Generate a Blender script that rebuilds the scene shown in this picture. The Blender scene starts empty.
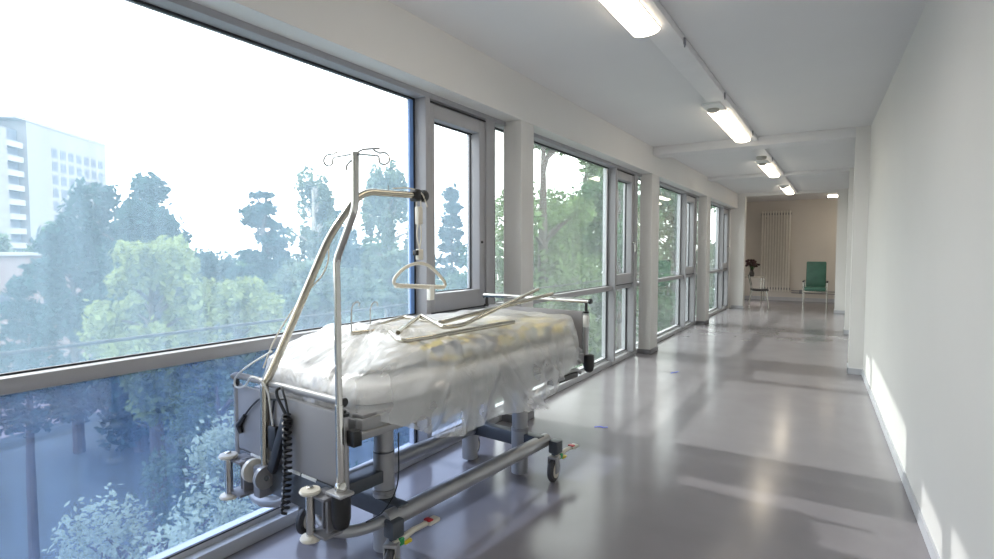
import bpy, bmesh, math, random
from mathutils import Vector, Matrix, noise
C = bpy.context.scene.collection
sc = bpy.context.scene
PI = math.pi
rnd = random.Random(7)

# ------------------------------------------------------------------ materials
def mat(name, col, rough=.5, metal=0., spec=.5, var=0., vscale=8., bump=0., bscale=60., trans=0., emit=None, estr=0., coat=0., stretch=None):
    m = bpy.data.materials.new(name); m.use_nodes = True
    nt = m.node_tree; b = nt.nodes['Principled BSDF']
    b.inputs['Base Color'].default_value = (*col, 1); b.inputs['Roughness'].default_value = rough
    b.inputs['Metallic'].default_value = metal; b.inputs['Specular IOR Level'].default_value = spec
    b.inputs['Coat Weight'].default_value = coat
    if emit:
        b.inputs['Emission Color'].default_value = (*emit, 1); b.inputs['Emission Strength'].default_value = estr
    tc = nt.nodes.new('ShaderNodeTexCoord')
    src = tc.outputs['Object']
    if stretch:
        mp = nt.nodes.new('ShaderNodeMapping'); mp.inputs['Scale'].default_value = stretch
        nt.links.new(src, mp.inputs['Vector']); src = mp.outputs['Vector']
    if var:
        n = nt.nodes.new('ShaderNodeTexNoise'); n.inputs['Scale'].default_value = vscale; n.inputs['Detail'].default_value = 4
        nt.links.new(src, n.inputs['Vector'])
        r = nt.nodes.new('ShaderNodeValToRGB')
        r.color_ramp.elements[0].position = .3; r.color_ramp.elements[1].position = .7
        r.color_ramp.elements[0].color = (*[c * (1 - var) for c in col], 1)
        r.color_ramp.elements[1].color = (*[min(1, c * (1 + var)) for c in col], 1)
        nt.links.new(n.outputs['Fac'], r.inputs['Fac']); nt.links.new(r.outputs['Color'], b.inputs['Base Color'])
    if bump:
        n2 = nt.nodes.new('ShaderNodeTexNoise'); n2.inputs['Scale'].default_value = bscale; n2.inputs['Detail'].default_value = 3
        nt.links.new(src, n2.inputs['Vector'])
        bp = nt.nodes.new('ShaderNodeBump'); bp.inputs['Strength'].default_value = bump; bp.inputs['Distance'].default_value = .01
        nt.links.new(n2.outputs['Fac'], bp.inputs['Height']); nt.links.new(bp.outputs['Normal'], b.inputs['Normal'])
    return m

def glass_film(name, tint, film, w, streak=.5):
    """window glass with a greasy, dusty film: clear transmission + mirror reflection + translucent dust"""
    m = bpy.data.materials.new(name); m.use_nodes = True; nt = m.node_tree
    nt.nodes.remove(nt.nodes['Principled BSDF']); out = nt.nodes['Material Output']
    t = nt.nodes.new('ShaderNodeBsdfTransparent'); t.inputs['Color'].default_value = (*tint, 1)
    g = nt.nodes.new('ShaderNodeBsdfGlossy'); g.inputs['Roughness'].default_value = .01; g.inputs['Color'].default_value = (.95, .97, 1, 1)
    f = nt.nodes.new('ShaderNodeFresnel'); ge = nt.nodes.new('ShaderNodeNewGeometry')
    io = nt.nodes.new('ShaderNodeMapRange'); io.inputs['To Min'].default_value = 1.45; io.inputs['To Max'].default_value = 1 / 1.45   # same outside index on both sides of a thin pane
    nt.links.new(ge.outputs['Backfacing'], io.inputs['Value']); nt.links.new(io.outputs['Result'], f.inputs['IOR'])
    d = nt.nodes.new('ShaderNodeBsdfTranslucent'); d.inputs['Color'].default_value = (*film, 1)
    tc = nt.nodes.new('ShaderNodeTexCoord'); mp = nt.nodes.new('ShaderNodeMapping'); mp.inputs['Scale'].default_value = (6, 6, .6)
    n = nt.nodes.new('ShaderNodeTexNoise'); n.inputs['Scale'].default_value = 3; n.inputs['Detail'].default_value = 6
    nt.links.new(tc.outputs['Object'], mp.inputs['Vector']); nt.links.new(mp.outputs['Vector'], n.inputs['Vector'])
    mr = nt.nodes.new('ShaderNodeMapRange'); mr.inputs['From Min'].default_value = .3; mr.inputs['From Max'].default_value = .7
    mr.inputs['To Min'].default_value = w * (1 - streak * .5); mr.inputs['To Max'].default_value = w * (1 + streak * .5)
    nt.links.new(n.outputs['Fac'], mr.inputs['Value'])
    m1 = nt.nodes.new('ShaderNodeMixShader'); m2 = nt.nodes.new('ShaderNodeMixShader')
    nt.links.new(mr.outputs['Result'], m1.inputs['Fac']); nt.links.new(t.outputs[0], m1.inputs[1]); nt.links.new(d.outputs[0], m1.inputs[2])
    nt.links.new(f.outputs[0], m2.inputs['Fac']); nt.links.new(m1.outputs[0], m2.inputs[1]); nt.links.new(g.outputs[0], m2.inputs[2])
    nt.links.new(m2.outputs[0], out.inputs['Surface'])
    return m

def plastic_film(name, col, wt, wg):
    """clear polythene sheeting"""
    m = bpy.data.materials.new(name); m.use_nodes = True; nt = m.node_tree
    nt.nodes.remove(nt.nodes['Principled BSDF']); out = nt.nodes['Material Output']
    t = nt.nodes.new('ShaderNodeBsdfTransparent'); t.inputs['Color'].default_value = (.97, .97, .97, 1)
    d = nt.nodes.new('ShaderNodeBsdfDiffuse'); d.inputs['Color'].default_value = (*col, 1)
    tl = nt.nodes.new('ShaderNodeBsdfTranslucent'); tl.inputs['Color'].default_value = (*col, 1)
    g = nt.nodes.new('ShaderNodeBsdfGlossy'); g.inputs['Roughness'].default_value = .11; g.inputs['Color'].default_value = (1, 1, 1, 1)
    lw = nt.nodes.new('ShaderNodeLayerWeight'); lw.inputs['Blend'].default_value = .35
    tc = nt.nodes.new('ShaderNodeTexCoord')
    n = nt.nodes.new('ShaderNodeTexNoise'); n.inputs['Scale'].default_value = 11; n.inputs['Detail'].default_value = 8; n.inputs['Distortion'].default_value = 1.2
    mp = nt.nodes.new('ShaderNodeMapping'); mp.inputs['Scale'].default_value = (1, .5, .45)
    nt.links.new(tc.outputs['Object'], mp.inputs['Vector']); nt.links.new(mp.outputs['Vector'], n.inputs['Vector'])
    bp = nt.nodes.new('ShaderNodeBump'); bp.inputs['Strength'].default_value = .8; bp.inputs['Distance'].default_value = .04
    nt.links.new(n.outputs['Fac'], bp.inputs['Height'])
    for s in (d, g, tl): nt.links.new(bp.outputs['Normal'], s.inputs['Normal'])
    a = nt.nodes.new('ShaderNodeAddShader')
    mx0 = nt.nodes.new('ShaderNodeMixShader'); mx0.inputs['Fac'].default_value = .5
    nt.links.new(d.outputs[0], mx0.inputs[1]); nt.links.new(tl.outputs[0], mx0.inputs[2])
    mr = nt.nodes.new('ShaderNodeMapRange'); mr.inputs['To Min'].default_value = wt; mr.inputs['To Max'].default_value = min(1, wt + .18)
    nt.links.new(lw.outputs['Facing'], mr.inputs['Value'])
    mx = nt.nodes.new('ShaderNodeMixShader'); nt.links.new(mr.outputs['Result'], mx.inputs['Fac'])
    nt.links.new(t.outputs[0], mx.inputs[1]); nt.links.new(mx0.outputs[0], mx.inputs[2])
    mx2 = nt.nodes.new('ShaderNodeMixShader'); mx2.inputs['Fac'].default_value = wg
    nt.links.new(mx.outputs[0], mx2.inputs[1]); nt.links.new(g.outputs[0], mx2.inputs[2])
    nt.links.new(mx2.outputs[0], out.inputs['Surface'])
    return m

def leaf_mat(name, col, var=.35):
    m = bpy.data.materials.new(name); m.use_nodes = True; nt = m.node_tree
    nt.nodes.remove(nt.nodes['Principled BSDF']); out = nt.nodes['Material Output']
    d = nt.nodes.new('ShaderNodeBsdfDiffuse'); tl = nt.nodes.new('ShaderNodeBsdfTranslucent')
    tc = nt.nodes.new('ShaderNodeTexCoord'); n = nt.nodes.new('ShaderNodeTexNoise'); n.inputs['Scale'].default_value = 1.3; n.inputs['Detail'].default_value = 5
    nt.links.new(tc.outputs['Object'], n.inputs['Vector'])
    r = nt.nodes.new('ShaderNodeValToRGB'); r.color_ramp.elements[0].position = .35; r.color_ramp.elements[1].position = .65
    r.color_ramp.elements[0].color = (*[c * (1 - var) for c in col], 1); r.color_ramp.elements[1].color = (*[min(1, c * (1 + var)) for c in col], 1)
    nt.links.new(n.outputs['Fac'], r.inputs['Fac'])
    nt.links.new(r.outputs[0], d.inputs['Color']); nt.links.new(r.outputs[0], tl.inputs['Color'])
    mx = nt.nodes.new('ShaderNodeMixShader'); mx.inputs['Fac'].default_value = .4
    nt.links.new(d.outputs[0], mx.inputs[1]); nt.links.new(tl.outputs[0], mx.inputs[2]); nt.links.new(mx.outputs[0], out.inputs['Surface'])
    return m

def floor_mat():
    m = mat('linoleum', (.235, .222, .240), .17, spec=.45, var=.05, vscale=2.5, bump=.03, bscale=5)
    nt = m.node_tree; b = nt.nodes['Principled BSDF']
    tc = nt.nodes.new('ShaderNodeTexCoord'); n = nt.nodes.new('ShaderNodeTexNoise'); n.inputs['Scale'].default_value = 1.7; n.inputs['Detail'].default_value = 7
    nt.links.new(tc.outputs['Object'], n.inputs['Vector'])
    mr = nt.nodes.new('ShaderNodeMapRange'); mr.inputs['To Min'].default_value = .13; mr.inputs['To Max'].default_value = .25
    nt.links.new(n.outputs['Fac'], mr.inputs['Value']); nt.links.new(mr.outputs[0], b.inputs['Roughness'])
    return m

M = {
 'wall': mat('white_wall_paint', (.71, .70, .69), .55, spec=.3, var=.015, vscale=1.5, bump=.04, bscale=120),
 'ceiling': mat('ceiling_paint', (.74, .735, .75), .7, spec=.2, var=.015, vscale=1.2),
 'floor': floor_mat(),
 'base': mat('grey_baseboard', (.48, .49, .53), .45, var=.05),
 'plinth': mat('dark_plinth', (.20, .20, .22), .45, var=.06),
 'alu': mat('grey_powder_coat', (.36, .36, .385), .38, spec=.5, var=.03, vscale=3),
 'alu_light': mat('pale_powder_coat', (.52, .53, .56), .34, spec=.5, var=.03, vscale=3),
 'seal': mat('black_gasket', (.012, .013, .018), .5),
 'seal_blue': mat('blue_gasket', (.16, .30, .62), .4, var=.05),
 'glass_in': glass_film('clear_pane', (.97, .98, .98), (.9, .95, 1), .0, 0),
 'glass_hazy': glass_film('dusty_pane', (.93, .97, 1), (.50, .75, 1.0), .195, .35),  # outdoor haze over the trees is put into the film's bluish colour
 'glass_low': glass_film('blue_lower_pane', (.42, .52, .74), (.24, .45, .98), .10, .5),  # blue reflection put into the lower pane's tint and film colour
 'glass_ok': glass_film('lightly_dusty_pane', (.90, .98, .97), (.75, .92, .98), .075, .5),  # weaker film, outdoor haze in its colour as well
 'chrome': mat('brushed_chrome', (.60, .59, .56), .13, metal=1, var=.03, vscale=20),
 'chrome_warm': mat('nickel_tube', (.50, .47, .40), .15, metal=1, var=.05, vscale=20),
 'bedgrey': mat('bed_grey_enamel', (.29, .29, .30), .36, spec=.5, var=.03),
 'beddark': mat('bed_dark_enamel', (.075, .085, .10), .35, spec=.5, var=.05),
 'bedsilver': mat('bed_silver_enamel', (.40, .40, .41), .30, metal=.45, var=.03),
 'panel': mat('bed_panel_laminate', (.28, .275, .285), .45, var=.03, vscale=3),
 'black': mat('black_rubber', (.012, .012, .013), .4, bump=.05),
 'cream': mat('cream_plastic', (.66, .62, .54), .4, var=.04),
 'white_pl': mat('white_plastic', (.78, .78, .75), .35, var=.02),
 'red': mat('red_plastic', (.55, .03, .04), .35), 'greenp': mat('green_plastic', (.03, .35, .10), .35), 'yellow': mat('yellow_plastic', (.8, .62, .03), .4),
 'tyre': mat('grey_tyre', (.05, .05, .055), .55),
 'mattress': mat('mattress_cover', (.72, .70, .68), .6, var=.03, bump=.1, bscale=30),
 'pillow': mat('white_pillow_cotton', (.80, .80, .79), .7, var=.02, bump=.15, bscale=20),
 'film': plastic_film('clear_polythene', (.95, .95, .95), .30, .17),
 'diff': mat('lamp_diffuser', (.9, .88, .82), .4, emit=(1.0, .87, .68), estr=7.5),
 'lamp': mat('lamp_housing', (.78, .78, .77), .4, var=.02),
 'trunk': mat('trunking_paint', (.74, .735, .75), .45, var=.02),
 'sensor': mat('sensor_plastic', (.48, .46, .42), .4),
 'rad': mat('radiator_enamel', (.80, .77, .72), .4, var=.03),
 'wall_warm': mat('beige_wall_paint', (.66, .625, .585), .6, spec=.2, var=.03, vscale=1.2),
 'green_vinyl': mat('green_upholstery', (.05, .15, .11), .42, var=.15, vscale=6, bump=.06),
 'seatblack': mat('black_seat_shell', (.015, .015, .018), .4),
 'wood': mat('pale_table_top', (.50, .46, .42), .4, var=.08, vscale=5),
 'vase': mat('dark_vase_glaze', (.05, .045, .045), .2),
 'flower': mat('dark_red_petals', (.05, .018, .022), .6, var=.3, vscale=20),
 'tape': mat('blue_tape', (.02, .05, .55), .4, var=.1),
 'bark': mat('bark', (.07, .055, .05), .8, var=.3, vscale=5, bump=.4, bscale=10),
 'bark_pale': mat('pale_bark', (.30, .29, .27), .8, var=.35, vscale=4),
 'lf_dark': leaf_mat('dark_blue_green_leaf', (.035, .075, .07)),
 'lf_light': leaf_mat('yellow_green_leaf', (.20, .25, .10)),
 'lf_pine': leaf_mat('pine_needles', (.03, .075, .075)),
 'lf_birch': leaf_mat('grey_green_leaf', (.12, .17, .12)),
 'lf_green': leaf_mat('fresh_green_leaf', (.13, .20, .09), .5),
 'lf_mid': leaf_mat('mid_green_leaf', (.07, .14, .07), .4),
 'lf_pale': leaf_mat('pale_silvery_leaf', (.36, .42, .32), .3),
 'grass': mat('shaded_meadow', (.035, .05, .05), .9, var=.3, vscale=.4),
 'concrete': mat('pale_concrete', (.24, .245, .26), .8, var=.10, vscale=.3, stretch=(1, 1, .12)),
 'concrete2': mat('balcony_concrete', (.32, .325, .34), .8, var=.08, vscale=.5),
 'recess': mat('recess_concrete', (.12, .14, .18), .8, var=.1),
 'bglass': mat('dark_block_window', (.05, .07, .11), .5),
 'pinkwall': mat('pinkish_rendered_wall', (.22, .175, .175), .8, var=.12, vscale=.4),
 'facade': mat('outside_facade', (.5, .5, .5), .7, var=.05),
}
def cover_mat():
    m = mat('patterned_duvet_cloth', (.7, .68, .6), .8, bump=.2, bscale=40)
    nt = m.node_tree; b = nt.nodes['Principled BSDF']
    tc = nt.nodes.new('ShaderNodeTexCoord'); v = nt.nodes.new('ShaderNodeTexVoronoi'); v.inputs['Scale'].default_value = 21
    nt.links.new(tc.outputs['Object'], v.inputs['Vector'])
    sep = nt.nodes.new('ShaderNodeSeparateColor'); nt.links.new(v.outputs['Color'], sep.inputs['Color'])
    r = nt.nodes.new('ShaderNodeValToRGB'); r.color_ramp.interpolation = 'CONSTANT'
    els = r.color_ramp.elements
    els[0].position = 0; els[0].color = (.60, .58, .54, 1)
    els[1].position = .22; els[1].color = (.74, .60, .14, 1)
    for p, c in ((.50, (.10, .11, .15, 1)), (.62, (.62, .60, .54, 1)), (.74, (.66, .50, .16, 1)), (.88, (.28, .32, .28, 1))):
        e = els.new(p); e.color = c
    nt.links.new(sep.outputs[0], r.inputs['Fac']); nt.links.new(r.outputs[0], b.inputs['Base Color'])
    return m
M['duvet'] = cover_mat()

# ------------------------------------------------------------------ mesh helpers
class MB:
    def __init__(s): s.v = []; s.f = []; s.mi = []
    def add(s, vs, fs, mi=0):
        b = len(s.v); s.v += [tuple(v) for v in vs]
        s.f += [tuple(i + b for i in f) for f in fs]; s.mi += [mi] * len(fs); return s
    def box(s, x0, x1, y0, y1, z0, z1, bev=0., mi=0, rot=None, seg=2):
        bm = bmesh.new(); bmesh.ops.create_cube(bm, size=1)
        for v in bm.verts: v.co = Vector(((x0 + x1) / 2 + v.co.x * (x1 - x0), (y0 + y1) / 2 + v.co.y * (y1 - y0), (z0 + z1) / 2 + v.co.z * (z1 - z0)))
        if bev: bmesh.ops.bevel(bm, geom=bm.edges[:], offset=min(bev, abs(x1 - x0) * .49, abs(y1 - y0) * .49, abs(z1 - z0) * .49), segments=seg, affect='EDGES', profile=.5)
        if rot: bmesh.ops.transform(bm, matrix=rot, verts=bm.verts)
        bm.verts.index_update()
        s.add([v.co[:] for v in bm.verts], [[v.index for v in f.verts] for f in bm.faces], mi); bm.free(); return s
    def tube(s, pts, r, n=12, cap=True, mi=0, closed=False):
        pts = [Vector(p) for p in pts]; N = len(pts); rr = r if isinstance(r, (list, tuple)) else [r] * N
        vs = []; up = None
        for i, p in enumerate(pts):
            a = pts[i - 1] if i or closed else p; b = pts[(i + 1) % N] if i < N - 1 or closed else p
            t = (b - a).normalized()
            if up is None:
                up = Vector((0, 0, 1)) if abs(t.z) < .9 else Vector((0, 1, 0))
            x = t.cross(up)
            if x.length < 1e-6: x = t.orthogonal()
            x.normalize(); u = x.cross(t).normalized(); up = u
            for k in range(n):
                q = 2 * PI * k / n; vs.append(p + (x * math.cos(q) + u * math.sin(q)) * rr[i])
        fs = []
        for i in range(N if closed else N - 1):
            j = (i + 1) % N
            for k in range(n): fs.append((i * n + k, i * n + (k + 1) % n, j * n + (k + 1) % n, j * n + k))
        if cap and not closed: fs += [tuple(range(n - 1, -1, -1)), tuple((N - 1) * n + k for k in range(n))]
        return s.add(vs, fs, mi)
    def lathe(s, c, prof, n=24, axis='z', mi=0):
        vs = []; fs = []; c = Vector(c)
        for r, h in prof:
            for k in range(n):
                q = 2 * PI * k / n; a, b = r * math.cos(q), r * math.sin(q)
                vs.append(c + (Vector((a, b, h)) if axis == 'z' else Vector((h, a, b)) if axis == 'x' else Vector((a, h, b))))
        for i in range(len(prof) - 1):
            for k in range(n): fs.append((i * n + k, i * n + (k + 1) % n, (i + 1) * n + (k + 1) % n, (i + 1) * n + k))
        if prof[0][0] > 1e-5: fs.append(tuple(range(n - 1, -1, -1)))
        if prof[-1][0] > 1e-5: fs.append(tuple((len(prof) - 1) * n + k for k in range(n)))
        return s.add(vs, fs, mi)
    def grid(s, fn, nu, nv, mi=0, closed_u=False):
        vs = [fn(i / (nu if closed_u else nu - 1), j / (nv - 1)) for j in range(nv) for i in range(nu)]
        fs = []
        for j in range(nv - 1):
            for i in range(nu if closed_u else nu - 1):
                k = (i + 1) % nu; fs.append((j * nu + i, j * nu + k, (j + 1) * nu + k, (j + 1) * nu + i))
        return s.add(vs, fs, mi)
    def build(s, name, m, parent=None, sharp=35, fixn=True):
        me = bpy.data.meshes.new(name); me.from_pydata(s.v, [], s.f)
        for mm in (m if isinstance(m, (list, tuple)) else [m]): me.materials.append(mm)
        me.polygons.foreach_set('material_index', s.mi)
        if fixn:
            bm = bmesh.new(); bm.from_mesh(me); bmesh.ops.recalc_face_normals(bm, faces=bm.faces); bm.to_mesh(me); bm.free()
        me.polygons.foreach_set('use_smooth', [True] * len(me.polygons)); me.set_sharp_from_angle(angle=math.radians(sharp))
        o = bpy.data.objects.new(name, me); C.objects.link(o)
        if parent: o.parent = parent
        return o

def bend(pts, r=.05, n=6):
    """round the corners of a polyline"""
    pts = [Vector(p) for p in pts]; out = [pts[0]]
    for i in range(1, len(pts) - 1):
        a, b, c = pts[i - 1], pts[i], pts[i + 1]
        d1 = min(r, (a - b).length * .45); d2 = min(r, (c - b).length * .45)
        p = b + (a - b).normalized() * d1; q = b + (c - b).normalized() * d2
        for k in range(n + 1):
            t = k / n; out.append(p * (1 - t) ** 2 + b * 2 * t * (1 - t) + q * t * t)
    out.append(pts[-1]); return out

def tag(o, label=None, cat=None, group=None, kind=None):
    if label: o['label'] = label
    if cat: o['category'] = cat
    if group: o['group'] = group
    if kind: o['kind'] = kind
    return o
def empty(name, loc=(0, 0, 0), rz=0, **k):
    o = bpy.data.objects.new(name, None); o.empty_display_size = .1; C.objects.link(o); o.location = loc; o.rotation_euler = (0, 0, rz)
    return tag(o, **k)
kids = {}
def copy_tree(o, parent=None):
    c = o.copy(); C.objects.link(c)
    if parent: c.parent = parent
    for ch in list(o.children): copy_tree(ch, c)
    return c
def struct(name, mb, m, parent=None, label=None, cat=None):
    o = mb.build(name, m, parent)
    return tag(o, label, cat, kind='structure')

# ------------------------------------------------------------------ the place (metres, corridor along +Y)
XL = -2.25          # corridor face of the window wall and its pillars
XF = -2.40          # front of the window frames
XG = -2.505         # glass
HEAD = 2.52; CEIL = 2.885
PER = 3.72
PIL = [.31, 4.03, 7.75, 11.47, 15.19]
XRn, ANG = .527, math.tan(-.0352)
def xr(y): return XRn + ANG * y
Y0, YE, YB = -3.4, 15.19, 18.3

struct('floor', MB().box(-2.60, 1.6, Y0, YB + .1, -.12, 0), M['floor'], label='glossy grey linoleum corridor floor', cat='floor')
cb = MB().box(XL - .15, 1.6, Y0, YE - .002, CEIL, CEIL + .15)
struct('ceiling', cb, M['ceiling'], label='white corridor ceiling', cat='ceiling')
# right wall, slightly converging
def wedge(x0a, x0b, y0, y1, z0, z1, x1=.95):
    return MB().add([(x0a, y0, z0), (x1, y0, z0), (x1, y1, z0), (x0b, y1, z0), (x0a, y0, z1), (x1, y0, z1), (x1, y1, z1), (x0b, y1, z1)],
                    [(3, 2, 1, 0), (4, 5, 6, 7), (0, 1, 5, 4), (1, 2, 6, 5), (2, 3, 7, 6), (3, 0, 4, 7)])
struct('wall_right', wedge(xr(Y0), xr(7.75), Y0, 7.75, 0, CEIL), M['wall'], label='long plain white wall on the corridor side opposite the windows', cat='wall')
struct('baseboard_right', wedge(xr(Y0) - .012, xr(7.75) - .012, Y0, 7.75, .0, .07, x1=.8), M['base'])
struct('pillar', MB().box(.108, .95, 7.75, 8.10, 0, CEIL, .004), M['wall'], label='white pier standing at the end of the plain right wall', cat='pier')
struct('wall_right_far', MB().box(.33, .95, 8.10, 11.47, 0, CEIL), M['wall'], label='recessed stretch of white wall beyond the first pier', cat='wall')
struct('pillar', MB().box(.085, .95, 11.47, 11.85, 0, CEIL, .004), M['wall'], label='second white pier along the right side of the corridor', cat='pier')
struct('wall_right_end', MB().box(.33, .95, 11.85, YE, 0, CEIL), M['wall'], label='recessed stretch of white wall beyond the second pier', cat='wall')
struct('baseboard_pier', MB().box(.098, .30, 7.74, 7.752, 0, .07).box(.098, .108, 7.74, 8.1, 0, .07).box(.075, .085, 11.46, 11.85, 0, .07).box(.075, .33, 11.46, 11.472, 0, .07), M['base'])
# a narrow doorway in each recess
for i, (ya, yb) in enumerate(((9.2, 10.3), (12.6, 13.7))):
    f = struct('door_%d' % (i + 1), MB().box(.30, .33, ya, yb, 0, 2.1, .003), M['alu_light'], label=['grey door in the recess beyond the first pier', 'grey door in the recess beyond the second pier'][i], cat='door')
    MB().box(.285, .335, ya - .06, ya, 0, 2.16, .003).box(.285, .335, yb, yb + .06, 0, 2.16, .003).box(.285, .335, ya - .06, yb + .06, 2.1, 2.16, .003).build('door_frame', M['alu'], f)
    MB().tube(bend([(.30, ya + .1, 1.05), (.25, ya + .1, 1.05), (.25, ya + .24, 1.05)], .02), .01).build('door_handle', M['chrome'], f)
# end of the corridor: pier, header and the room beyond
struct('trim_opening', MB().box(-.10, 1.6, YE, YE + .25, 0, 2.92).box(-2.62, -2.075, YE, YE + .25, 0, 2.92).box(-2.075, -.10, YE, YE + .25, 2.815, 2.92), M['wall'], label='white frame of the opening at the end of the corridor', cat='opening')
struct('baseboard_opening', MB().box(-.11, .33, YE - .012, YE, 0, .07).box(-.112, -.10, YE, YE + .25, 0, .07).box(XL - .1, -2.065, YE - .012, YE, 0, .07), M['base'])
struct('wall_back', MB().box(-2.8, 1.6, YB, YB + .15, 0, 3.1), M['wall_warm'], label='beige wall at the far end behind the radiator', cat='wall')
struct('wall_room_right', MB().box(1.45, 1.6, YE + .25, YB, 0, 3.1), M['wall_warm'])
struct('ceiling_room', MB().box(-2.8, 1.6, YE + .2, YB + .15, 2.92, 3.1), M['ceiling'])
rl = MB()
for y0, y1, z0, z1 in ((YE + .28, 15.95, 0, 2.95), (17.75, YB, 0, 2.95), (15.95, 17.75, 0, .30), (15.95, 17.75, .78, 1.12), (15.95, 17.75, 1.42, 2.95), (16.35, 16.75, 1.12, 1.42), (17.1, 17.75, 1.12, 1.42)):
    rl.box(-2.75, -2.62, y0, y1, z0, z1)
struct('wall_room_left', rl, M['wall_warm'])
struct('wall_near', MB().box(XL - .35, 1.6, Y0 - .15, Y0, 0, CEIL + .15), M['wall'])
# ceiling beams
struct('beam', MB().box(XL - .02, .108, 7.756, 8.094, 2.775, CEIL + .02, .006), M['ceiling'], label='shallow white beam crossing the ceiling at the first pier', cat='beam')
struct('beam', MB().box(XL - .02, .085, 11.476, 11.82, 2.83, CEIL + .02, .006), M['ceiling'], label='shallow white beam crossing the ceiling at the second pier', cat='beam')
# window wall: header + pillars
struct('wall_left', MB().box(XL - .34, XL, Y0, YE - .002, HEAD, CEIL + .15), M['wall'], label='white wall strip above the row of windows', cat='wall')
pl = ['white pillar just behind the foot end of the bed', 'white pillar second along the window wall, left of the corridor', 'narrow white pillar third along the window wall']
for i, y in enumerate(PIL[:4]):
    w = .22 if i < 2 else .36
    o = struct('pillar', MB().box(-2.42, XL, y, y + w, 0, HEAD, .004), M['wall'], cat='pillar')
    if i: o['label'] = pl[i - 1]
    MB().box(-2.430, XL + .010, y - .010, y + w + .008, 0, .065, .003).build('plinth', M['plinth'], o)
struct('wall_corner', MB().box(-2.56, -2.40, PIL[4] - .17, YE + .1, 0, HEAD), M['wall'])
struct('facade', MB().box(-2.75, -2.56, Y0, YE + .3, -9, -.0), M['facade'], label='outer wall below the windows', cat='wall')

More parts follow.
